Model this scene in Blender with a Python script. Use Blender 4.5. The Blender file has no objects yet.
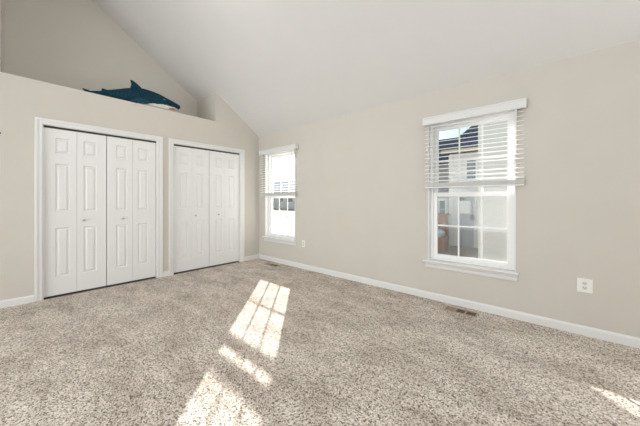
import bpy, bmesh, math, random
from mathutils import Vector, Matrix
random.seed(7)
sc = bpy.context.scene
COL = sc.collection

# ------------------------------------------------------------------ camera
cd = bpy.data.cameras.new('camera'); cam = bpy.data.objects.new('camera', cd); COL.objects.link(cam)
cam.location = (4.4617, -3.2226, 1.1514)
cam.rotation_euler = (math.radians(90), 0, math.radians(41.456))
cd.sensor_width = 36; cd.lens = 270.52 / 640 * 36
cd.shift_y = -12.84 / 640
cd.clip_start = 0.02; cd.clip_end = 300
sc.camera = cam

# ------------------------------------------------------------------ world, sun, lights, exposure
SUN = Vector((1.70, -1.77, -1.0)).normalized()       # direction the sunlight travels
w = bpy.data.worlds.new('sky'); sc.world = w; w.use_nodes = True
nt = w.node_tree; nt.nodes.clear()
out = nt.nodes.new('ShaderNodeOutputWorld'); bg = nt.nodes.new('ShaderNodeBackground')
sky = nt.nodes.new('ShaderNodeTexSky'); sky.sky_type = 'NISHITA'; sky.sun_disc = False
sky.sun_elevation = math.radians(22); sky.sun_rotation = math.radians(-44.5); sky.air_density = 1.6; sky.dust_density = 0.3; sky.ozone_density = 3.0
# bright milky aureole round the low sun, over the blue
tcw = nt.nodes.new('ShaderNodeTexCoord'); dt = nt.nodes.new('ShaderNodeVectorMath'); dt.operation = 'DOT_PRODUCT'
dt.inputs[1].default_value = -SUN; nt.links.new(tcw.outputs['Generated'], dt.inputs[0])
mxx = nt.nodes.new('ShaderNodeMath'); mxx.operation = 'MAXIMUM'; mxx.inputs[1].default_value = 0.0; nt.links.new(dt.outputs['Value'], mxx.inputs[0])
pw = nt.nodes.new('ShaderNodeMath'); pw.operation = 'POWER'; pw.inputs[1].default_value = 20.0; nt.links.new(mxx.outputs[0], pw.inputs[0])
sc1 = nt.nodes.new('ShaderNodeVectorMath'); sc1.operation = 'SCALE'; sc1.inputs['Scale'].default_value = 0.135; nt.links.new(sky.outputs[0], sc1.inputs[0])
sc2 = nt.nodes.new('ShaderNodeVectorMath'); sc2.operation = 'SCALE'; sc2.inputs[0].default_value = (3.4, 3.35, 3.25); nt.links.new(pw.outputs[0], sc2.inputs['Scale'])
ad = nt.nodes.new('ShaderNodeVectorMath'); ad.operation = 'ADD'; nt.links.new(sc1.outputs[0], ad.inputs[0]); nt.links.new(sc2.outputs[0], ad.inputs[1])
bg.inputs['Strength'].default_value = 1.0
nt.links.new(ad.outputs[0], bg.inputs[0]); nt.links.new(bg.outputs[0], out.inputs[0])

def light(name, kind, loc, energy, color=(1, 1, 1), direction=None, size=None, size_y=None, angle=None):
    l = bpy.data.lights.new(name, kind); l.energy = energy; l.color = color
    o = bpy.data.objects.new(name, l); COL.objects.link(o); o.location = loc
    if direction is not None:
        o.rotation_euler = Vector(direction).to_track_quat('-Z', 'Y').to_euler()
    if kind == 'AREA':
        l.shape = 'RECTANGLE'; l.size = size; l.size_y = size_y
    if angle is not None: l.angle = angle
    return o
light('sun', 'SUN', (-8, 9, 8), 15.5, (1.0, 0.975, 0.95), SUN, angle=math.radians(0.6))
# unseen fill lights added by the windowless back and right walls
light('fill_back', 'AREA', (2.5, -6.2, 1.15), 82, (0.935, 0.975, 1.0), (-0.08, 1, 0.02), 4.2, 1.9).data.spread = math.radians(125)
light('fill_side', 'AREA', (6.75, -2.9, 3.0), 52, (0.93, 0.975, 1.0), (-1, 0.08, 0.0), 2.6, 2.0)
# added fill light by the window wall, beyond the right edge of the frame
light('fill_window_wall', 'AREA', (5.95, -0.10, 1.3), 22, (0.97, 0.985, 1.0), (-0.25, -1, -0.05), 0.8, 1.6)
# added fill light under the slope, above the frame, to brighten the niche
light('fill_ceiling', 'AREA', (2.0, -2.2, 3.78), 14, (1.0, 0.975, 0.94), (-0.25, 0.1, -1), 0.5, 0.5)
sc.view_settings.view_transform = 'Standard'; sc.view_settings.look = 'None'
sc.view_settings.gamma = 1; sc.view_settings.use_curve_mapping = False
sc.view_settings.exposure = 0.07
sc.cycles.use_denoising = True

# ------------------------------------------------------------------ materials
def mat(name, color, rough=0.6, spec=0.4, metal=0.0):
    m = bpy.data.materials.new(name); m.use_nodes = True
    b = m.node_tree.nodes['Principled BSDF']
    b.inputs['Base Color'].default_value = (*color, 1); b.inputs['Roughness'].default_value = rough
    b.inputs['Specular IOR Level'].default_value = spec; b.inputs['Metallic'].default_value = metal
    return m
def noisy(name, c1, c2, scale, rough=0.7, bump=0.0, bscale=None, spec=0.3, detail=4, stretch=None):
    m = mat(name, c1, rough, spec); t = m.node_tree; b = t.nodes['Principled BSDF']
    tc = t.nodes.new('ShaderNodeTexCoord'); n = t.nodes.new('ShaderNodeTexNoise')
    n.inputs['Scale'].default_value = scale; n.inputs['Detail'].default_value = detail
    src = tc.outputs['Object']
    if stretch:
        mp = t.nodes.new('ShaderNodeMapping'); mp.inputs['Scale'].default_value = stretch
        t.links.new(src, mp.inputs[0]); src = mp.outputs[0]
    t.links.new(src, n.inputs['Vector'])
    r = t.nodes.new('ShaderNodeValToRGB'); r.color_ramp.elements[0].color = (*c1, 1); r.color_ramp.elements[1].color = (*c2, 1)
    r.color_ramp.elements[0].position = 0.35; r.color_ramp.elements[1].position = 0.65
    t.links.new(n.outputs[0], r.inputs[0]); t.links.new(r.outputs[0], b.inputs['Base Color'])
    if bump:
        n2 = t.nodes.new('ShaderNodeTexNoise'); n2.inputs['Scale'].default_value = bscale or scale
        t.links.new(src, n2.inputs['Vector'])
        bp = t.nodes.new('ShaderNodeBump'); bp.inputs['Strength'].default_value = bump; bp.inputs['Distance'].default_value = 0.002
        t.links.new(n2.outputs[0], bp.inputs['Height']); t.links.new(bp.outputs[0], b.inputs['Normal'])
    return m
M = {}
M['wall'] = noisy('greige_wall_paint', (0.620, 0.585, 0.528), (0.632, 0.597, 0.540), 3, 0.85, 0.15, 220, 0.15)
M['ceiling'] = noisy('flat_ceiling_paint', (0.745, 0.738, 0.722), (0.755, 0.748, 0.732), 3, 0.9, 0.15, 200, 0.1)
M['trim'] = mat('white_semi_gloss_trim', (0.77, 0.765, 0.75), 0.35, 0.45)
M['door'] = mat('white_door_paint', (0.80, 0.795, 0.785), 0.38, 0.4)
M['vinyl'] = mat('white_vinyl', (0.88, 0.88, 0.87), 0.4, 0.4)
M['blind'] = mat('white_blind_slat', (0.92, 0.92, 0.90), 0.45, 0.35)
M['rail'] = mat('white_blind_rail', (0.74, 0.74, 0.725), 0.45, 0.35)
M['cord'] = mat('white_cord', (0.85, 0.85, 0.83), 0.8, 0.1)
M['plate'] = mat('outlet_plate_white', (0.86, 0.85, 0.81), 0.3, 0.5)
M['socket'] = mat('outlet_socket', (0.70, 0.69, 0.63), 0.35, 0.5)
M['slot'] = mat('outlet_slot_dark', (0.03, 0.03, 0.025), 0.6)
M['dark'] = mat('duct_shade_paint', (0.022, 0.015, 0.010), 0.9, 0.05)
M['register'] = mat('brown_register_metal', (0.40, 0.32, 0.25), 0.5, 0.4, 0.1)
M['track'] = mat('dark_track_metal', (0.05, 0.045, 0.04), 0.6, 0.3)
M['knob'] = mat('satin_nickel', (0.55, 0.52, 0.47), 0.3, 0.5, 0.9)
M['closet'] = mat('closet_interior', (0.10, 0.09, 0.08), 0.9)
M['hook'] = mat('dark_bronze', (0.06, 0.05, 0.04), 0.4, 0.5, 0.6)
M['shark_blue'] = noisy('blue_plush', (0.006, 0.026, 0.042), (0.016, 0.058, 0.085), 60, 0.95, 0.9, 160, 0.1)
M['shark_white'] = noisy('white_plush', (0.70, 0.68, 0.64), (0.80, 0.78, 0.74), 60, 0.95, 0.6, 160, 0.1)
M['mouth'] = mat('coral_plush', (0.62, 0.22, 0.13), 0.9, 0.1)
M['eye'] = mat('black_eye', (0.01, 0.01, 0.012), 0.15, 0.6)
M['eye_white'] = mat('eye_ring', (0.20, 0.24, 0.28), 0.6, 0.3)

def glass_mat():
    m = bpy.data.materials.new('window_glass'); m.use_nodes = True; t = m.node_tree; t.nodes.clear()
    o = t.nodes.new('ShaderNodeOutputMaterial'); mx = t.nodes.new('ShaderNodeMixShader')
    tr = t.nodes.new('ShaderNodeBsdfTransparent'); gl = t.nodes.new('ShaderNodeBsdfGlossy'); gl.inputs['Roughness'].default_value = 0.02
    tr.inputs[0].default_value = (0.975, 0.98, 0.975, 1)
    lw = t.nodes.new('ShaderNodeLayerWeight'); lw.inputs[0].default_value = 0.5
    pw = t.nodes.new('ShaderNodeMath'); pw.operation = 'POWER'; pw.inputs[1].default_value = 4.5
    fr = t.nodes.new('ShaderNodeMath'); fr.operation = 'MULTIPLY_ADD'; fr.inputs[1].default_value = 0.55; fr.inputs[2].default_value = 0.012
    t.links.new(lw.outputs['Facing'], pw.inputs[0]); t.links.new(pw.outputs[0], fr.inputs[0])
    t.links.new(fr.outputs[0], mx.inputs[0]); t.links.new(tr.outputs[0], mx.inputs[1]); t.links.new(gl.outputs[0], mx.inputs[2])
    t.links.new(mx.outputs[0], o.inputs[0]); return m
M['glass'] = glass_mat()
def screen_mat():
    m = bpy.data.materials.new('insect_screen'); m.use_nodes = True; t = m.node_tree; t.nodes.clear()
    o = t.nodes.new('ShaderNodeOutputMaterial'); mx = t.nodes.new('ShaderNodeMixShader')
    tr = t.nodes.new('ShaderNodeBsdfTransparent'); df = t.nodes.new('ShaderNodeBsdfDiffuse'); df.inputs[0].default_value = (0.55, 0.55, 0.53, 1)
    mx.inputs[0].default_value = 0.14
    t.links.new(tr.outputs[0], mx.inputs[1]); t.links.new(df.outputs[0], mx.inputs[2]); t.links.new(mx.outputs[0], o.inputs[0]); return m
M['screen'] = screen_mat()

def carpet_mat():
    m = mat('beige_cut_pile_carpet', (0.5, 0.45, 0.4), 1.0, 0.05); t = m.node_tree; b = t.nodes['Principled BSDF']
    N = t.nodes.new; L = t.links.new
    tc = N('ShaderNodeTexCoord')
    v = N('ShaderNodeTexVoronoi'); v.inputs['Scale'].default_value = 170; L(tc.outputs['Object'], v.inputs['Vector'])
    sep = N('ShaderNodeSeparateColor'); L(v.outputs['Color'], sep.inputs[0])
    r = N('ShaderNodeValToRGB'); r.color_ramp.interpolation = 'LINEAR'
    e = r.color_ramp.elements; e[0].position = 0.0; e[0].color = (0.10, 0.075, 0.055, 1); e[1].position = 1.0; e[1].color = (1.0, 0.93, 0.85, 1)
    for p, c in ((0.12, (0.26, 0.205, 0.16)), (0.30, (0.70, 0.61, 0.53)), (0.65, (0.91, 0.82, 0.73))):
        x = e.new(p); x.color = (*c, 1)
    L(sep.outputs[0], r.inputs[0])
    # clumps of darker yarn tips
    nc = N('ShaderNodeTexNoise'); nc.inputs['Scale'].default_value = 74; nc.inputs['Detail'].default_value = 5; nc.inputs['Roughness'].default_value = 0.75
    L(tc.outputs['Object'], nc.inputs['Vector'])
    rc = N('ShaderNodeValToRGB'); rc.color_ramp.elements[0].position = 0.36; rc.color_ramp.elements[0].color = (0.52, 0.50, 0.48, 1)
    rc.color_ramp.elements[1].position = 0.52; rc.color_ramp.elements[1].color = (1.0, 1.0, 1.0, 1); L(nc.outputs[0], rc.inputs[0])
    mc = N('ShaderNodeMix'); mc.data_type = 'RGBA'; mc.blend_type = 'MULTIPLY'; mc.inputs[0].default_value = 1
    L(r.outputs[0], mc.inputs[6]); L(rc.outputs[0], mc.inputs[7])
    # vacuum and foot marks: shading of the leaning pile painted as broad colour patches
    n = N('ShaderNodeTexNoise'); n.inputs['Scale'].default_value = 2.6; n.inputs['Detail'].default_value = 6; n.inputs['Roughness'].default_value = 0.65
    mp = N('ShaderNodeMapping'); mp.inputs['Rotation'].default_value = (0, 0, 0.6); mp.inputs['Scale'].default_value = (0.8, 1.6, 1)
    L(tc.outputs['Object'], mp.inputs[0]); L(mp.outputs[0], n.inputs['Vector'])
    r2 = N('ShaderNodeValToRGB'); r2.color_ramp.elements[0].position = 0.36; r2.color_ramp.elements[0].color = (0.74, 0.72, 0.70, 1)
    r2.color_ramp.elements[1].position = 0.58; r2.color_ramp.elements[1].color = (1.0, 1.0, 1.0, 1); L(n.outputs[0], r2.inputs[0])
    mx = N('ShaderNodeMix'); mx.data_type = 'RGBA'; mx.blend_type = 'MULTIPLY'; mx.inputs[0].default_value = 1
    L(mc.outputs[2], mx.inputs[6]); L(r2.outputs[0], mx.inputs[7]); L(mx.outputs[2], b.inputs['Base Color'])
    # thin creases where the pile parts, their shade painted as darker lines
    nk = N('ShaderNodeTexNoise'); nk.inputs['Scale'].default_value = 1.7; nk.inputs['Detail'].default_value = 5; nk.inputs['Roughness'].default_value = 0.6
    mk = N('ShaderNodeMapping'); mk.inputs['Rotation'].default_value = (0, 0, -0.5); mk.inputs['Scale'].default_value = (0.7, 1.9, 1); mk.inputs['Location'].default_value = (3.1, 1.7, 0)
    L(tc.outputs['Object'], mk.inputs[0]); L(mk.outputs[0], nk.inputs['Vector'])
    sb = N('ShaderNodeMath'); sb.operation = 'SUBTRACT'; sb.inputs[1].default_value = 0.5; L(nk.outputs[0], sb.inputs[0])
    ab = N('ShaderNodeMath'); ab.operation = 'ABSOLUTE'; L(sb.outputs[0], ab.inputs[0])
    rk = N('ShaderNodeValToRGB'); rk.color_ramp.elements[0].position = 0.0; rk.color_ramp.elements[0].color = (0.78, 0.76, 0.74, 1)
    rk.color_ramp.elements[1].position = 0.014; rk.color_ramp.elements[1].color = (1, 1, 1, 1); L(ab.outputs[0], rk.inputs[0])
    mk2 = N('ShaderNodeMix'); mk2.data_type = 'RGBA'; mk2.blend_type = 'MULTIPLY'; mk2.inputs[0].default_value = 1
    L(mx.outputs[2], mk2.inputs[6]); L(rk.outputs[0], mk2.inputs[7]); L(mk2.outputs[2], b.inputs['Base Color'])
    n3 = N('ShaderNodeTexNoise'); n3.inputs['Scale'].default_value = 45; n3.inputs['Detail'].default_value = 3; L(tc.outputs['Object'], n3.inputs['Vector'])
    add = N('ShaderNodeMath'); add.operation = 'MULTIPLY_ADD'; add.inputs[1].default_value = -1.0
    L(v.outputs['Distance'], add.inputs[0]); L(n3.outputs[0], add.inputs[2])
    bp = N('ShaderNodeBump'); bp.inputs['Strength'].default_value = 0.55; bp.inputs['Distance'].default_value = 0.007
    L(add.outputs[0], bp.inputs['Height']); L(bp.outputs[0], b.inputs['Normal'])
    return m
M['carpet'] = carpet_mat()

# ------------------------------------------------------------------ mesh helpers
def box(bm, x0, x1, y0, y1, z0, z1):
    vs = [bm.verts.new((x, y, z)) for x in (x0, x1) for y in (y0, y1) for z in (z0, z1)]
    for f in ((0, 1, 3, 2), (4, 6, 7, 5), (0, 4, 5, 1), (2, 3, 7, 6), (0, 2, 6, 4), (1, 5, 7, 3)):
        bm.faces.new([vs[i] for i in f])
def prism(bm, pts, axis, a, b):
    """polygon pts (2D) extruded along axis from a to b; axis x: pts=(y,z); y: (x,z); z: (x,y)"""
    def P(p, t):
        return {'x': (t, p[0], p[1]), 'y': (p[0], t, p[1]), 'z': (p[0], p[1], t)}[axis]
    A = [bm.verts.new(P(p, a)) for p in pts]; B = [bm.verts.new(P(p, b)) for p in pts]
    bm.faces.new(A); bm.faces.new(B[::-1]); n = len(pts)
    for i in range(n): bm.faces.new([A[i], B[i], B[(i + 1) % n], A[(i + 1) % n]])
def tube(bm, pts, r, n=8):
    rings = []
    for i, p in enumerate(pts):
        p = Vector(p); a = Vector(pts[max(i - 1, 0)]); c = Vector(pts[min(i + 1, len(pts) - 1)])
        d = (c - a).normalized(); u = d.orthogonal().normalized(); v = d.cross(u)
        rr = r[i] if isinstance(r, (list, tuple)) else r
        rings.append([bm.verts.new(p + rr * (math.cos(t) * u + math.sin(t) * v)) for t in [2 * math.pi * k / n for k in range(n)]])
    # keep rings aligned
    for i in range(len(rings) - 1):
        A, B = rings[i], rings[i + 1]
        s = min(range(n), key=lambda k: (A[0].co - B[k].co).length)
        B = B[s:] + B[:s]
        rings[i + 1] = B
        for k in range(n): bm.faces.new([A[k], A[(k + 1) % n], B[(k + 1) % n], B[k]])
    bm.faces.new(rings[0][::-1]); bm.faces.new(rings[-1])
def lathe(bm, prof, origin, axis, n=20):
    """prof: (dist along axis, radius)"""
    ax = Vector(axis).normalized(); u = ax.orthogonal().normalized(); v = ax.cross(u); o = Vector(origin); rings = []
    for d, r in prof:
        rings.append([bm.verts.new(o + ax * d + r * (math.cos(t) * u + math.sin(t) * v)) for t in [2 * math.pi * k / n for k in range(n)]])
    for A, B in zip(rings, rings[1:]):
        for k in range(n): bm.faces.new([A[k], A[(k + 1) % n], B[(k + 1) % n], B[k]])
    bm.faces.new(rings[0][::-1]); bm.faces.new(rings[-1])
def obj(name, bm, m, parent=None, smooth=False, bevel=0, kind=None, label=None):
    bmesh.ops.recalc_face_normals(bm, faces=bm.faces)
    me = bpy.data.meshes.new(name); bm.to_mesh(me); bm.free()
    for x in (m if isinstance(m, list) else [m]): me.materials.append(x)
    o = bpy.data.objects.new(name, me); COL.objects.link(o)
    if smooth:
        for p in me.polygons: p.use_smooth = True
    if bevel:
        b = o.modifiers.new('bevel', 'BEVEL'); b.width = bevel; b.segments = 2; b.limit_method = 'ANGLE'
    if parent: o.parent = parent
    if kind: o['kind'] = kind
    if label: o['label'] = label
    return o
def empty(name, loc=(0, 0, 0), label=None, cat=None, group=None, kind=None):
    o = bpy.data.objects.new(name, None); COL.objects.link(o); o.location = loc; o.empty_display_size = 0.1
    if label: o['label'] = label
    if cat: o['category'] = cat
    if group: o['group'] = group
    if kind: o['kind'] = kind
    return o
def S(name, bm, m, label, cat='wall', **k):
    o = obj(name, bm, m, kind='structure', label=label, **k); o['category'] = cat; return o
NB = bmesh.new
def wall_grid(bm, u0, u1, z0, z1, holes, boxf):
    """fill the rectangle u0..u1 x z0..z1 with boxes, leaving the holes (ua,ub,za,zb) open"""
    us = sorted({u0, u1, *[h[0] for h in holes], *[h[1] for h in holes]})
    for a, b in zip(us, us[1:]):
        hs = sorted([h for h in holes if h[0] <= a + 1e-6 and h[1] >= b - 1e-6], key=lambda h: h[2]); z = z0
        for h in hs:
            if h[2] > z + 1e-6: boxf(a, b, z, h[2])
            z = h[3]
        if z < z1 - 1e-6: boxf(a, b, z, z1)

# ------------------------------------------------------------------ the room
PITCH = 0.692; ZW = 2.402                    # sloped ceiling: z = ZW - PITCH*y
XR, YB, YR = 7.0, -6.4, -3.6                 # right wall, back wall, ridge
def cz(y): return ZW - PITCH * y if y > YR else ZW - PITCH * YR + PITCH * (y - YR)
WIN = [dict(x0=0.215, x1=1.055), dict(x0=3.310, x1=4.150)]
WZ0, WZ1 = 0.445, 2.045
SH = 2.520                                    # ledge height

bm = NB(); box(bm, 0, XR, YB, 0, -0.12, 0)
S('floor', bm, M['carpet'], 'beige speckled cut-pile carpet covering the whole floor', 'floor')
bm = NB()
wall_grid(bm, -0.82, XR + 0.12, -0.12, ZW + 0.0, [(q['x0'], q['x1'], WZ0, WZ1) for q in WIN],
          lambda a, b, c, d: box(bm, a, b, 0, 0.16, c, d))
bmesh.ops.remove_doubles(bm, verts=bm.verts, dist=1e-5)
S('wall_right', bm, M['wall'], 'long greige wall with the two white windows')
# closet wall with the two closet openings, its top cut to the ledge and the sloped ceiling
C1 = (-3.003, -1.815, 2.030); C2 = (-1.594, -0.418, 2.030)
bm = NB()
wall_grid(bm, -3.9, 0, 0, 2.38, [(C1[0], C1[1], 0, C1[2]), (C2[0], C2[1], 0, C2[2])],
          lambda a, b, c, d: box(bm, -0.11, 0, a, b, c, d))
box(bm, -0.11, 0, -3.9, -0.906, 2.38, SH - 0.02)
prism(bm, [(-0.906, 2.38), (0, 2.38), (0, ZW + 0.03), (-0.906, cz(-0.906) + 0.03)], 'x', -0.11, 0)
# below the ledge the wall runs on to the back corner of the room
box(bm, -0.11, 0, YB, -3.9, 0, SH - 0.02)
bmesh.ops.remove_doubles(bm, verts=bm.verts, dist=1e-5)
S('wall_left', bm, M['wall'], 'greige closet wall with two bifold closets and open ledge above')
bm = NB(); box(bm, -0.70, 0.0, YB, -0.906, SH - 0.02, SH)
S('trim_1', bm, M['wall'], 'flat greige ledge above the closets carrying the plush shark', 'ledge')
bm = NB(); prism(bm, [(YB, SH - .1), (-0.8, SH - .1), (-0.8, cz(-0.8) + .03), (YR, cz(YR) + .03), (YB, cz(YB) + .03)], 'x', -0.82, -0.70)
S('wall_niche', bm, M['wall'], 'set-back greige wall behind the open ledge')
bm = NB(); prism(bm, [(-0.70, 2.40), (-0.11, 2.40), (-0.11, cz(-0.906) + .02), (-0.70, cz(-0.906) + .02)], 'y', -0.906, -0.80)
S('wall_niche_right', bm, M['wall'], 'short greige cheek wall closing right end of the ledge')
bm = NB(); prism(bm, [(-0.70, SH), (-0.002, SH), (-0.002, cz(-3.321) + .02), (-0.70, cz(-3.321) + .02)], 'y', -3.43, -3.318)
S('wall_niche_left', bm, M['wall'], 'greige cheek wall closing left end of the ledge')
bm = NB()
prism(bm, [(0.16, cz(0.16)), (YR, cz(YR)), (YB - .1, cz(YB - .1)), (YB - .1, cz(YB - .1) + .15), (YR, cz(YR) + .15), (0.16, cz(0.16) + .15)], 'x', -0.82, XR + .12)
S('ceiling', bm, M['ceiling'], 'white vaulted ceiling sloping down to the window wall', 'ceiling')
# unseen back and right walls
bm = NB(); box(bm, -0.11, XR + .12, YB - .12, YB, -0.12, cz(YB) + .02)
S('wall_back', bm, M['wall'], 'greige wall behind the camera')
bm = NB(); prism(bm, [(YB, -0.12), (0, -0.12), (0, ZW + .02), (YR, cz(YR) + .02), (YB, cz(YB) + .02)], 'x', XR, XR + .12)
S('wall_side', bm, M['wall'], 'greige end wall to the right of the camera')

# closet interior shell (dark behind the doors)
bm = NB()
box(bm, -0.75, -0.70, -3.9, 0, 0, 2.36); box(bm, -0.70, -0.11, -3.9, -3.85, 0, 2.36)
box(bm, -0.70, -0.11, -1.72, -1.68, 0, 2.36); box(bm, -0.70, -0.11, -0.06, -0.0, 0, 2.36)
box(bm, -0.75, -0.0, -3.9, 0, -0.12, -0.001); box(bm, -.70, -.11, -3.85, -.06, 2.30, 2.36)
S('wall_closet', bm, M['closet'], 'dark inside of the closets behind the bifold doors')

# baseboards (profiled: flat board with an eased top)
def bb_profile(h=0.080, t=0.014):
    return [(0, 0), (t, 0), (t, h - 0.018), (t - 0.004, h - 0.008), (t * 0.45, h), (0, h)]
def bb_x(name, x0, x1, label):                  # along window wall (face towards -y)
    bm = NB(); prism(bm, [(-a, b) for a, b in bb_profile()], 'x', x0, x1); S(name, bm, M['trim'], label, 'baseboard')
def bb_y(name, y0, y1, label):                  # along closet wall (face towards +x)
    bm = NB(); prism(bm, bb_profile(), 'y', y0, y1); S(name, bm, M['trim'], label, 'baseboard')
bb_x('baseboard_right', 0.0, XR, 'white baseboard along the window wall')
bb_y('baseboard_left', YB, C1[0] - 0.0645, 'white baseboard left of the wider closet')
bb_y('baseboard_middle', C1[1] + 0.0745, C2[0] - 0.0645, 'short white baseboard between the two closets')
bb_y('baseboard_corner', C2[1] + 0.0795, -0.014, 'short white baseboard from closet to window wall corner')

# ------------------------------------------------------------------ closets: casing, jamb, track and bifold doors
def casing(name, y0, y1, zt, wl, wr, label):
    bm = NB(); wt = 0.070
    # mitred frame with a stepped (colonial) face
    def ring(off_in, off_out, x0, x1):
        o = [(y0 - off_out * wl / .07, 0), (y0 - off_out * wl / .07, zt + off_out), (y1 + off_out * wr / .07, zt + off_out), (y1 + off_out * wr / .07, 0)]
        i = [(y0 - off_in, 0), (y0 - off_in, zt + off_in), (y1 + off_in, zt + off_in), (y1 + off_in, 0)]
        for k in range(3):
            prism(bm, [o[k], o[k + 1], i[k + 1], i[k]], 'x', x0, x1)
    ring(0.0, 0.070, 0.0, 0.011)
    ring(0.040, 0.068, 0.0, 0.018)
    ring(0.006, 0.014, 0.0, 0.014)
    # jamb lining the opening
    box(bm, -0.11, 0.004, y0 - 0.004, y0 + 0.008, 0, zt); box(bm, -0.11, 0.004, y1 - 0.008, y1 + 0.004, 0, zt)
    box(bm, -0.11, 0.004, y0, y1, zt - 0.006, zt + 0.004)
    return S(name, bm, M['trim'], label, 'door casing', bevel=0.0015)
casing('trim_2', C1[0], C1[1], C1[2], 0.064, 0.074, 'white casing around the wider closet on the left')
casing('trim_3', C2[0], C2[1], C2[2], 0.064, 0.079, 'white casing around the closet nearer the corner')
for (y0, y1, zt), nm in ((C1, 'left'), (C2, 'right')):
    bm = NB(); box(bm, -0.062, -0.028, y0 + .008, y1 - .008, zt - .030, zt - .007)
    S('trim_4' if nm == 'left' else 'trim_5', bm, M['track'], 'dark metal folding track under head of the %s closet' % nm, 'track')

PANELS = [(0.235, 0.820), (1.011, 1.585), (1.708, 1.894)]
def leaf_mesh(wd, z0, z1, x, t, y0, side):
    """a moulded six-panel style bifold leaf (one column of three raised panels)"""
    bm = NB(); y1 = y0 + wd
    sl, sr = (0.098, 0.062) if side == 'outer_left' else (0.062, 0.098)
    a, b = y0 + sl, y1 - sr
    xs = x
    def q(p): bm.faces.new([bm.verts.new(c) for c in p])
    def rect(ya, yb, za, zb, xx=xs): q([(xx, ya, za), (xx, yb, za), (xx, yb, zb), (xx, ya, zb)])
    rect(y0, a, z0, z1); rect(b, y1, z0, z1)
    zs = [z0] + [v for p in PANELS for v in p] + [z1]
    for k in range(0, len(zs), 2): rect(a, b, zs[k], zs[k + 1])
    for za, zb in PANELS:
        rings = [(0, 0), (0.005, -0.010), (0.016, -0.0115), (0.034, -0.001)]
        prev = None
        for ins, dep in rings:
            r = [(xs + dep, a + ins, za + ins), (xs + dep, b - ins, za + ins), (xs + dep, b - ins, zb - ins), (xs + dep, a + ins, zb - ins)]
            if prev:
                for i in range(4): q([prev[i], prev[(i + 1) % 4], r[(i + 1) % 4], r[i]])
            prev = r
        q(prev)
    # sides and back
    q([(xs - t, y0, z0), (xs - t, y0, z1), (xs - t, y1, z1), (xs - t, y1, z0)])
    q([(xs, y0, z0), (xs, y0, z1), (xs - t, y0, z1), (xs - t, y0, z0)]); q([(xs, y1, z0), (xs, y1, z1), (xs - t, y1, z1), (xs - t, y1, z0)])
    q([(xs, y0, z0), (xs, y1, z0), (xs - t, y1, z0), (xs - t, y0, z0)]); q([(xs, y0, z1), (xs, y1, z1), (xs - t, y1, z1), (xs - t, y0, z1)])
    bmesh.ops.remove_doubles(bm, verts=bm.verts, dist=2e-5)
    return bm
def closet_doors(C, names, labels, knobs):
    y0, y1, zt = C; g = 0.0095; ym = (y0 + y1) / 2
    for k, (a, b) in enumerate(((y0 + g, ym - .0035), (ym + .0035, y1 - g - .004))):
        root = empty(names[k], (-0.028, (a + b) / 2, 0.0), labels[k], 'closet door', kind='structure')
        wd = (b - a - 0.0025) / 2
        for j, yy in enumerate((a, a + wd + 0.0025)):
            bm = leaf_mesh(wd, 0.019, zt - 0.030, 0, 0.030, yy - (a + b) / 2, 'outer_left' if j == 0 else 'outer_right')
            lf = obj('door_leaf', bm, M['door'], root)
            lead = (k == 0 and j == 1) or (k == 1 and j == 0)
            if lead:
                bm = NB(); lathe(bm, [(0, .011), (.004, .011), (.008, .006), (.014, .007), (.020, .013), (.026, .0145), (.030, .011), (.032, .004)],
                                 (0, knobs[k] - (a + b) / 2, 0.902), (1, 0, 0))
                obj('knob', bm, M['knob'], lf, smooth=True)
            else:
                bm = NB(); lathe(bm, [(0, .006), (.012, .006)], (-0.015, yy + (0.03 if j == 0 else wd - 0.03) - (a + b) / 2, zt - 0.030), (0, 0, 1), 10)
                obj('pivot_pin', bm, M['track'], lf)
closet_doors(C1, ['door_1', 'door_2'], ['left bifold door pair of the closet at the left', 'right bifold door pair of the closet at the left'], [-2.640, -2.232])
closet_doors(C2, ['door_3', 'door_4'], ['left bifold door pair of the closet nearer the corner', 'right bifold door pair of the closet nearer the corner'], [-1.240, -0.842])

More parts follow.
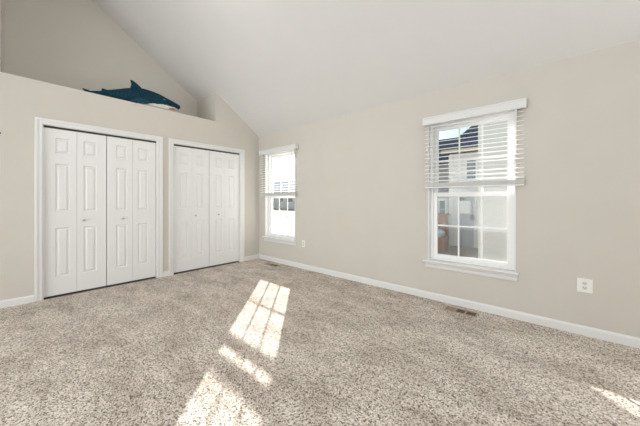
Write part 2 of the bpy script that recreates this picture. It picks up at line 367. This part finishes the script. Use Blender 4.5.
# ------------------------------------------------------------------ windows
def make_window(name, x0, x1, label):
    W = x1 - x0; cx = (x0 + x1) / 2
    root = empty(name, (cx, 0, WZ0), label, 'window', kind='structure')
    h = W / 2; H = WZ1 - WZ0
    bm = NB()       # painted jamb lining the opening
    box(bm, -h, -h + .012, -0.012, 0.15, 0, H); box(bm, h - .012, h, -0.012, 0.15, 0, H); box(bm, -h + .012, h - .012, -0.012, 0.15, H - .012, H)
    obj('jamb', bm, M['trim'], root)
    a = h - .012
    bm = NB()       # vinyl frame with stops
    box(bm, -a, -a + .028, .050, .150, 0.012, H - .012); box(bm, a - .028, a, .050, .150, 0.012, H - .012)
    box(bm, -a + .028, a - .028, .050, .150, H - .040, H - .012); box(bm, -a + .028, a - .028, .050, .150, 0.012, .034)
    obj('frame', bm, M['vinyl'], root, bevel=.002)
    s = a - .028
    zb, zm0, zm1, ztp = .034, .745, .805, H - .040
    def sash(nm, y, za, zc, rb, rt):
        bm = NB(); st = .040
        box(bm, -s, -s + st, y, y + .030, za, zc); box(bm, s - st, s, y, y + .030, za, zc)
        box(bm, -s + st, s - st, y, y + .030, za, za + rb); box(bm, -s + st, s - st, y, y + .030, zc - rt, zc)
        so = obj(nm, bm, M['vinyl'], root, bevel=.002)
        gx, g0, g1 = s - st, za + rb, zc - rt
        bm = NB(); box(bm, -gx, gx, y + .014, y + .018, g0, g1); obj('glass', bm, M['glass'], so)
        bm = NB()
        for k in (1, 2):
            xx = -gx + 2 * gx * k / 3; box(bm, xx - .0075, xx + .0075, y + .011, y + .021, g0, g1)
        zz = (g0 + g1) / 2; box(bm, -gx, gx, y + .0115, y + .0205, zz - .0075, zz + .0075)
        obj('muntin_grid', bm, M['vinyl'], so)
        return so
    lo = sash('lower_sash', .070, zb, zm1 - .010, .042, .046)
    sash('upper_sash', .104, zm0, ztp, .046, .036)
    bm = NB(); box(bm, -.030, .030, .054, .070, zm1 - .024, zm1 - .012); lathe(bm, [(0, .012), (.010, .012)], (0, .064, zm1 - .014), (0, 0, 1), 12)
    obj('sash_lock', bm, M['vinyl'], lo)
    bm = NB()
    for xx in (-.2, .2): box(bm, xx - .035, xx + .035, .058, .070, zb + .004, zb + .014)
    obj('lift_rail', bm, M['vinyl'], lo)
    bm = NB(); box(bm, -s, s, .1385, .1395, zb, zm0 + .03); obj('insect_screen', bm, M['screen'], root)
    bm = NB()       # stool with eased nosing
    prism(bm, [(.050, -.012), (.050, .010), (-.040, .010), (-.047, .005), (-.050, -.001), (-.047, -.008), (-.040, -.012)], 'x', -h - .050, h + .022)
    obj('stool', bm, M['trim'], root)
    bm = NB()
    prism(bm, [(0, -.078), (0, -.012), (-.026, -.012), (-.022, -.030), (-.014, -.040), (-.013, -.066), (-.009, -.078)], 'x', -h - .030, h + .012)
    obj('apron', bm, M['trim'], root)
    return root
make_window('window_1', WIN[0]['x0'], WIN[0]['x1'], 'white double-hung window in the corner near the closets')
make_window('window_2', WIN[1]['x0'], WIN[1]['x1'], 'white double-hung window on the long wall above the floor register')

# ------------------------------------------------------------------ blinds
def make_blind(cx, half, zbot, label):
    root = empty('window_blind', (cx, -0.012, zbot), label, 'window blind', 'raised white blinds over the two windows')
    ZT = 2.100 - zbot
    bm = NB()      # moulded valance: face board with returns
    prism(bm, [(-.072, ZT - .082), (-.066, ZT - .088), (-.058, ZT - .088), (-.058, ZT), (-.078, ZT), (-.078, ZT - .010), (-.072, ZT - .020)], 'x', -half - .018, half + .018)
    for s in (-1, 1):
        box(bm, min(s * (half + .018), s * (half + .008)), max(s * (half + .018), s * (half + .008)), -.058, .0, ZT - .075, ZT - .001)
    obj('valance', bm, M['rail'], root, bevel=.0012)
    bm = NB(); box(bm, -half + .005, half - .005, -.054, -.002, ZT - .048, ZT - .004); obj('headrail', bm, M['rail'], root)
    yc = -.030
    # raised slat stack and bottom rail
    bm = NB(); box(bm, -half, half, yc - .025, yc + .025, 0.0, .016); obj('bottom_rail', bm, M['rail'], root, bevel=.003)
    bm = NB(); z = .0185
    while z < .056: box(bm, -half, half, yc - .024, yc + .024, z, z + .0032); z += .0046
    obj('stacked_slats', bm, M['rail'], root)
    bm = NB(); th = math.radians(16); n = int((ZT - .10 - .075) / .0442); zz = []
    for k in range(n + 1):
        z = .084 + k * .0442; zz.append(z); pts = []
        prof = [(-1, 0), (-.5, .0016), (0, .0022), (.5, .0016), (1, 0)]
        for u, c in prof: pts.append((yc + u * .0245 * math.cos(th), z + u * .0245 * math.sin(th) + c + .0017))
        for u, c in prof[::-1]: pts.append((yc + u * .0245 * math.cos(th), z + u * .0245 * math.sin(th) + c - .0017))
        prism(bm, pts, 'x', -half, half)
    obj('slats', bm, M['blind'], root)
    for xx in (-half + .075, half - .075):
        bm = NB()
        for yy in (yc - .0265, yc + .0265): box(bm, xx - .003, xx + .003, yy - .0006, yy + .0006, .0, ZT - .050)
        obj('ladder_cord', bm, M['cord'], root)
    for dx, l in ((.030, .30), (.042, .36)):
        bm = NB(); tube(bm, [(-half + dx, -.060, ZT - .050), (-half + dx, -.061, ZT - .050 - l)], .0016, 6)
        c = obj('lift_cord', bm, M['cord'], root)
        bm = NB(); lathe(bm, [(0, .003), (.006, .006), (.022, .0095), (.030, .009), (.033, .004)], (-half + dx, -.061, ZT - .050 - l), (0, 0, -1), 12)
        obj('cord_tassel', bm, M['cord'], c, smooth=True)
    bm = NB(); tube(bm, [(half - .06, -.060, ZT - .055), (half - .06, -.063, ZT - .30), (half - .06, -.063, ZT - .52)], .0042, 6)
    obj('tilt_wand', bm, M['cord'], root)
    return root
make_blind(0.620, 0.492, 1.222, 'white slatted blind raised halfway over the window near the closets')
make_blind(3.755, 0.462, 1.288, 'white slatted blind raised halfway over the window on the long wall')

# ------------------------------------------------------------------ outlets
def outlet(x, z, wd, hg, label):
    root = empty('wall_outlet', (x, 0, z), label, 'outlet', 'white duplex outlets on the window wall')
    bm = NB(); prism(bm, [(-wd / 2, -hg / 2), (wd / 2, -hg / 2), (wd / 2, hg / 2), (-wd / 2, hg / 2)], 'y', -.006, 0)
    obj('cover_plate', bm, M['plate'], root, bevel=.0025)
    for s in (-1, 1):
        bm = NB(); n = 20; cz_ = s * .0195
        pts = [(.0165 * math.cos(t), cz_ + max(-.0135, min(.0135, .0165 * math.sin(t)))) for t in [2 * math.pi * k / n for k in range(n)]]
        prism(bm, pts, 'y', -.0085, -.005); r = obj('receptacle', bm, M['socket'], root)
        bm = NB()
        box(bm, -.0080, -.0055, -.0092, -.0080, cz_ - .001, cz_ + .008); box(bm, .0055, .0080, -.0092, -.0080, cz_ - .001, cz_ + .007)
        lathe(bm, [(0, .0028), (.0012, .0028)], (0, -.0080, cz_ - .007), (0, -1, 0), 10)
        obj('socket_slots', bm, M['slot'], r)
    bm = NB(); lathe(bm, [(0, .003), (.0015, .0025)], (0, -.006, 0), (0, -1, 0), 10); obj('screw', bm, M['socket'], root)
outlet(1.247, 0.420, 0.072, 0.116, 'white outlet low on the wall beside the corner window')
outlet(4.626, 0.424, 0.098, 0.118, 'white outlet low on the wall right of the window nearer the camera')

# ------------------------------------------------------------------ floor registers
def register(x, y, L, Wd, label):
    root = empty('floor_register', (x, y, 0), label, 'floor register', 'brown floor registers by the window wall')
    l, w2 = L / 2, Wd / 2; bm = NB(); e = .014; zt = .005
    box(bm, -l, l, -w2, -w2 + e, 0, zt); box(bm, -l, l, w2 - e, w2, 0, zt)
    box(bm, -l, -l + e, -w2 + e, w2 - e, 0, zt); box(bm, l - e, l, -w2 + e, w2 - e, 0, zt)
    iw = (L - 2 * e)
    for k in (1, 2): xx = -l + e + iw * k / 3; box(bm, xx - .006, xx + .006, -w2 + e, w2 - e, 0, zt)
    obj('frame', bm, M['register'], root, bevel=.001)
    bm = NB(); box(bm, -l + .005, l - .005, -w2 + .005, w2 - .005, .0002, .0009); obj('duct_shade', bm, M['dark'], root)  # dark sheet on the floor standing in for the shade below the louvers
    for k in range(3):
        xa = -l + e + iw * k / 3 + .006; xb = -l + e + iw * (k + 1) / 3 - .006; bm = NB(); n = 6 if k == 0 else 5
        for j in range(n):
            yy = -w2 + e + (Wd - 2 * e) * (j + .5) / n
            th = .0042 if k == 0 else .0005
            box(bm, xa, xb, yy - th, yy + th, .0012, .0036)
        obj('louvers', bm, M['register'], root)
register(0.640, -0.185, 0.335, 0.115, 'brown metal floor register in the corner under the far window')
register(3.700, -0.160, 0.300, 0.125, 'brown metal floor register under the window nearer the camera')

# ------------------------------------------------------------------ small dark hook at the left edge
bm = NB(); tube(bm, [(0.002, -3.345, 1.855), (0.030, -3.335, 1.846), (0.045, -3.322, 1.850), (0.050, -3.313, 1.866)], [.006, .006, .0055, .005], 8)
lathe(bm, [(0, .018), (.004, .018), (.006, .010)], (0, -3.345, 1.855), (1, 0, 0), 16)
o = obj('wall_hook', bm, M['hook'], smooth=True); o['label'] = 'small dark metal hook on the wall at the left edge'; o['category'] = 'hook'

# ------------------------------------------------------------------ plush shark
def make_shark():
    sx = -0.130
    root = empty('plush_shark', (sx, -2.0, SH), 'dark blue plush shark with white belly lying on the ledge above the closets', 'plush toy')
    st = [(-1.445, 2.668, 2.632, .016), (-1.462, 2.680, 2.612, .036), (-1.500, 2.692, 2.575, .056), (-1.560, 2.713, 2.540, .074),
          (-1.640, 2.735, 2.526, .090), (-1.740, 2.765, 2.522, .106), (-1.850, 2.783, 2.521, .116), (-1.970, 2.787, 2.521, .118), (-2.080, 2.765, 2.521, .110),
          (-2.180, 2.728, 2.521, .098), (-2.280, 2.684, 2.522, .080), (-2.380, 2.644, 2.523, .060), (-2.460, 2.609, 2.524, .040),
          (-2.520, 2.592, 2.526, .030), (-2.570, 2.578, 2.532, .020), (-2.585, 2.566, 2.540, .010)]
    fine = []
    for A, B in zip(st, st[1:]):
        for q in range(4): fine.append(tuple(A[i] + (B[i] - A[i]) * q / 4 for i in range(4)))
    st = fine + [st[-1]]
    n = 96; bm = NB(); rings = []
    for y, zt, zb, hw in st:
        zc = (zt + zb) / 2; hh = (zt - zb) / 2; ring = []
        for k in range(n):
            t = 2 * math.pi * k / n; c, s = math.cos(t), math.sin(t)
            p = 0.82
            xx = hw * math.copysign(abs(c) ** p, c); z = zc + hh * (math.copysign(abs(s) ** p, s) if s < 0 else s)
            ring.append(bm.verts.new((xx, y + 2.0, z - SH)))
        rings.append(ring)
    for A, B in zip(rings, rings[1:]):
        for k in range(n): bm.faces.new([A[k], A[(k + 1) % n], B[(k + 1) % n], B[k]])
    bm.faces.new(rings[0]); bm.faces.new(rings[-1][::-1])
    for f in bm.faces:
        c = f.calc_center_median(); y = c.y - 2.0; z = c.z + SH
        lim = 2.600 if y > -1.55 else (2.604 if y > -1.70 else 2.604 - (-1.70 - y) * 0.16)
        if y < -1.452 and z < lim and y > -2.05: f.material_index = 1
    body = obj('body', bm, [M['shark_blue'], M['shark_white']], root, smooth=True)
    sd = body.modifiers.new('soft', 'SUBSURF'); sd.levels = 1; sd.render_levels = 1
    def fin(name, outline, thick, plane, m=M['shark_blue']):
        """outline in a plane, puffed in the middle. plane(u,v,w)->xyz"""
        bm = NB(); cu = sum(p[0] for p in outline) / len(outline); cv = sum(p[1] for p in outline) / len(outline)
        rims = []
        for f, w_ in ((1.0, 0.0), (0.86, 0.75), (0.55, 1.0)):
            rims.append(([bm.verts.new(plane(cu + (u - cu) * f, cv + (v - cv) * f, thick * w_)) for u, v in outline],
                         [bm.verts.new(plane(cu + (u - cu) * f, cv + (v - cv) * f, -thick * w_)) for u, v in outline]))
        k = len(outline)
        for side in (0, 1):
            R = [rims[0][0], rims[1][side], rims[2][side]]
            for A, B in zip(R, R[1:]):
                for i in range(k): bm.faces.new([A[i], A[(i + 1) % k], B[(i + 1) % k], B[i]])
            bm.faces.new(R[2])
        for v in rims[0][1]: bm.verts.remove(v)
        o = obj(name, bm, m, root, smooth=True); s_ = o.modifiers.new('soft', 'SUBSURF'); s_.levels = 1; s_.render_levels = 2; return o
    fin('dorsal_fin', [(-2.150, 2.735), (-2.110, 2.790), (-2.118, 2.835), (-2.135, 2.872), (-2.100, 2.868), (-2.055, 2.845), (-2.010, 2.810), (-1.965, 2.775), (-1.985, 2.740)], .020,
        lambda u, v, w_: (w_ + .02, u + 2.0, v - SH))
    fin('rear_dorsal_fin', [(-2.455, 2.600), (-2.445, 2.630), (-2.450, 2.652), (-2.415, 2.655), (-2.375, 2.645), (-2.350, 2.630), (-2.380, 2.600)], .012,
        lambda u, v, w_: (w_, u + 2.0, v - SH))
    # pectoral fins: near one drapes forward and back over the ledge, far one behind
    fb = noisy('blue_plush_lit', (0.010, 0.042, 0.066), (0.024, 0.080, 0.118), 60, 0.95, 0.9, 160, 0.1)  # lighter copy of the body plush, light on the fins put into the colour
    near = [(-1.905, 2.600), (-1.900, 2.572), (-1.925, 2.548), (-1.985, 2.536), (-2.060, 2.530), (-2.135, 2.527), (-2.175, 2.530), (-2.130, 2.566), (-2.080, 2.598), (-2.030, 2.622), (-1.960, 2.632)]
    fin('pectoral_fin', near, .024, lambda u, v, w_: (.106 + w_ + (2.632 - v) * .10, u + 2.0, v - SH), fb)
    fin('pectoral_fin', near, .024, lambda u, v, w_: (-.106 + w_ - (2.632 - v) * .6, u + 2.0, v - SH), fb)
    tail = [(-2.540, 2.560), (-2.545, 2.582), (-2.590, 2.590), (-2.650, 2.598), (-2.640, 2.580), (-2.600, 2.556), (-2.620, 2.540), (-2.640, 2.524), (-2.600, 2.524), (-2.560, 2.536)]
    fin('tail_fin', tail, .012, lambda u, v, w_: (w_, u + 2.0, v - SH))
    for s in (1, -1):
        bm = NB(); bmesh.ops.create_uvsphere(bm, u_segments=14, v_segments=10, radius=.013, matrix=Matrix.Translation((s * .091, .295, 2.670 - SH)))
        obj('eye', bm, M['eye'], root, smooth=True)
        bm = NB(); bmesh.ops.create_uvsphere(bm, u_segments=14, v_segments=8, radius=.020, matrix=Matrix.Translation((s * .083, .293, 2.672 - SH)))
        obj('eye_ring', bm, M['eye_white'], root, smooth=True)
    bm = NB(); pts = []
    for k in range(9):
        t = k / 8; pts.append((.062 + .016 * math.sin(t * math.pi * .6) + .004 * t, .49 - .125 * t, 2.590 - SH - .022 * t))
    pts = [(.060, .462, 2.590 - SH), (.070, .440, 2.580 - SH), (.080, .412, 2.572 - SH), (.088, .382, 2.568 - SH), (.092, .360, 2.568 - SH)]
    tube(bm, pts, [.006, .011, .013, .012, .006], 10); obj('mouth', bm, M['mouth'], root, smooth=True)
    return root
make_shark()

# ------------------------------------------------------------------ outside
GZ = -0.60
M['grass'] = noisy('dry_lawn', (0.20, 0.165, 0.12), (0.27, 0.225, 0.17), 8, 0.95, 0.5, 60)
def siding(name, c, pitch=0.11):
    m = mat(name, c, 0.6, 0.3); t = m.node_tree; b = t.nodes['Principled BSDF']
    tc = t.nodes.new('ShaderNodeTexCoord'); sp = t.nodes.new('ShaderNodeSeparateXYZ'); t.links.new(tc.outputs['Object'], sp.inputs[0])
    d = t.nodes.new('ShaderNodeMath'); d.operation = 'DIVIDE'; d.inputs[1].default_value = pitch; t.links.new(sp.outputs[2], d.inputs[0])
    fr = t.nodes.new('ShaderNodeMath'); fr.operation = 'FRACT'; t.links.new(d.outputs[0], fr.inputs[0])
    bp = t.nodes.new('ShaderNodeBump'); bp.inputs['Distance'].default_value = 0.012; bp.invert = True
    t.links.new(fr.outputs[0], bp.inputs['Height']); t.links.new(bp.outputs[0], b.inputs['Normal']); return m
M['siding_bright'] = siding('bright_white_siding', (0.86, 0.86, 0.84))
M['siding_white'] = siding('white_lap_siding', (0.80, 0.79, 0.80))
M['siding_cream'] = siding('cream_lap_siding', (0.78, 0.77, 0.72))
M['siding_taupe'] = siding('taupe_lap_siding', (0.45, 0.42, 0.40))
M['siding_blue'] = siding('blue_grey_siding', (0.40, 0.42, 0.47))
M['shingle'] = noisy('slate_shingles', (0.060, 0.078, 0.120), (0.105, 0.125, 0.175), 12, 0.85, 0.4, 30)
M['fascia'] = mat('tan_fascia', (0.50, 0.44, 0.32), 0.6)
M['pane'] = mat('reflective_pane', (0.05, 0.12, 0.17), 0.08, 0.9)
M['brick'] = noisy('red_brown_brick', (0.26, 0.12, 0.075), (0.36, 0.18, 0.11), 25, 0.9, 0.4, 40)
M['cover'] = mat('pale_blue_cover', (0.50, 0.54, 0.64), 0.6)
M['metalbox'] = mat('grey_meter_metal', (0.12, 0.12, 0.13), 0.5, 0.5, 0.4)
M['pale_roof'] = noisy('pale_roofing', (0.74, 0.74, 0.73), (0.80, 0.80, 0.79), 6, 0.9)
M['concrete'] = noisy('pale_concrete', (0.62, 0.60, 0.57), (0.70, 0.68, 0.65), 10, 0.9)

bm = NB(); box(bm, -110, 40, 0.17, 110, GZ - .1, GZ); S('ground', bm, M['grass'], 'dry tan lawn outside the windows', 'ground')
bm = NB(); box(bm, 1.20, 2.245, 0.165, 1.6, GZ, 3.9); S('sun_block_box', bm, M['siding_bright'], 'unseen white box added outside between the two windows to block and bounce sunlight')  # unseen box added to cut the near window's sun and bounce light inside

def ext_window(root, x, y, z0, z1, wd, fr=.08):
    bm = NB()
    box(bm, x - wd / 2 - fr, x + wd / 2 + fr, y - .05, y, z1, z1 + fr); box(bm, x - wd / 2 - fr, x + wd / 2 + fr, y - .05, y, z0 - fr, z0)
    box(bm, x - wd / 2 - fr, x - wd / 2, y - .05, y, z0, z1); box(bm, x + wd / 2, x + wd / 2 + fr, y - .05, y, z0, z1)
    box(bm, x - wd / 2, x + wd / 2, y - .045, y, (z0 + z1) / 2 - .02, (z0 + z1) / 2 + .02)
    f = obj('window_frame', bm, M['vinyl'], root)
    bm = NB(); box(bm, x - wd / 2, x + wd / 2, y - .03, y - .005, z0, z1); obj('pane', bm, M['pane'], f)
# the neighbouring house seen through the nearer window
h1 = empty('neighbor_house', (0, 0, GZ), 'white sided house with dark slate roof seen through the nearer window', 'house')
def P(name, m, parent, *bx):
    bm = NB()
    for b_ in bx: box(bm, *b_)
    return obj(name, bm, m, parent)
g = -GZ
P('front_wing', M['siding_white'], h1, (1.27, 6.5, 8.0, 12.0, 0, 2.93 + g))
P('side_wing', M['siding_taupe'], h1, (-3.6, 1.27, 9.4, 14.0, 0, 2.72 + g))
P('entry_wall', M['siding_blue'], h1, (-2.2, 1.27, 8.5, 9.4, 0, 1.45 + g))
bm = NB()
def roof(bm, x0, x1, y0, y1, ze, zr, hipL=0.0, th=.12):
    ym = (y0 + y1) / 2
    A = [(x0, y0, ze), (x1, y0, ze), (x1, y1, ze), (x0, y1, ze)]; R = [(x0 + hipL, ym, zr), (x1, ym, zr)]
    v = [bm.verts.new(p) for p in A + R]; lo = [bm.verts.new((p[0], p[1], p[2] - th)) for p in A]
    bm.faces.new([v[0], v[1], v[5], v[4]]); bm.faces.new([v[2], v[3], v[4], v[5]]); bm.faces.new([v[3], v[0], v[4]]); bm.faces.new([v[1], v[2], v[5]])
    for i in range(4): bm.faces.new([v[i], v[(i + 1) % 4], lo[(i + 1) % 4], lo[i]])
    bm.faces.new(lo)
roof(bm, 1.05, 6.7, 7.75, 12.4, 3.06 + g, 4.75 + g, 1.0); roof(bm, -3.9, 3.0, 9.15, 14.3, 2.84 + g, 4.35 + g, 2.0)
obj('roof', bm, M['shingle'], h1)
P('gutter', M['fascia'], h1, (1.05, 6.7, 7.66, 7.75, 2.93 + g, 3.05 + g))
ext_window(h1, 2.03, 8.0, 1.90 + g, 2.62 + g, .30, .05)
ext_window(h1, 0.86, 8.5, 0.42 + g, 1.12 + g, .20, .13)
P('corner_board', M['fascia'], h1, (1.25, 1.42, 7.97, 8.02, 0, 2.9 + g)).data.materials[0] = M['siding_cream']
P('wall_panel', M['siding_blue'], h1, (1.63, 2.10, 7.96, 8.0, 0.0, 1.30 + g))
P('vent_hood', M['metalbox'], h1, (1.66, 1.80, 7.86, 7.96, 1.14 + g, 1.23 + g))
P('meter_box', M['metalbox'], h1, (2.02, 2.14, 7.84, 7.96, 0.42 + g, 0.62 + g))
P('wall_box', M['vinyl'], h1, (1.66, 2.02, 7.90, 7.96, 0.66 + g, 1.12 + g))
# plain pale house whose side fills the right part of the same view
h2 = empty('pale_house', (0, 0, GZ), 'blank cream sided house wall filling right side of the nearer window view', 'house')
P('wall', M['siding_cream'], h2, (2.80, 9.5, 5.2, 7.4, 0, 4.4 + g))
bm = NB(); roof(bm, 2.72, 9.8, 5.0, 7.6, 4.5 + g, 5.4 + g, 0.0); obj('roof', bm, M['shingle'], h2)
# low brick wall and covered bin at the left of that view
bm = NB(); box(bm, -1.4, 1.35, 7.2, 7.5, GZ, 0.58); box(bm, -1.45, 1.39, 7.15, 7.55, 0.58, 0.64)
o = obj('brick_wall', bm, M['brick']); o['label'] = 'low red-brown brick garden wall outside the nearer window'; o['category'] = 'garden wall'
bm = NB(); box(bm, 0.75, 1.50, 6.55, 7.0, GZ, -0.24); box(bm, 0.72, 1.53, 6.52, 7.03, -0.24, -0.18)
o = obj('brick_planter', bm, M['brick']); o['label'] = 'low square brick planter in front of the garden wall outside'; o['category'] = 'planter'
bm = NB(); lathe(bm, [(0, .12), (.02, .17), (.12, .22), (.22, .21), (.30, .13), (.33, .04)], (1.24, 6.78, -0.18), (0, 0, 1), 24)
o = obj('garden_globe', bm, M['cover'], smooth=True); o['label'] = 'round pale blue garden globe resting on the brick planter outside'; o['category'] = 'garden ornament'
# far pale house and hedge seen through the corner window
h3 = empty('distant_house', (0, 0, GZ), 'pale distant house seen washed out through the corner window', 'house')
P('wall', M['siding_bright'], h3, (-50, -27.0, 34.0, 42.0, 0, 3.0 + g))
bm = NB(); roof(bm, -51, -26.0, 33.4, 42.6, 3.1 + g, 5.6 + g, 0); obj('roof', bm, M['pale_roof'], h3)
for x in (-46.0, -42.6, -39.2, -36.4, -33.6, -30.4): ext_window(h3, x, 34.0, .8 + g, 2.5 + g, 1.3, .15)
bm = NB(); box(bm, -36, -2.6, 2.2, 24, GZ, GZ + .03); S('ground_paving', bm, M['concrete'], 'pale sunlit concrete paving outside the corner window', 'paving')
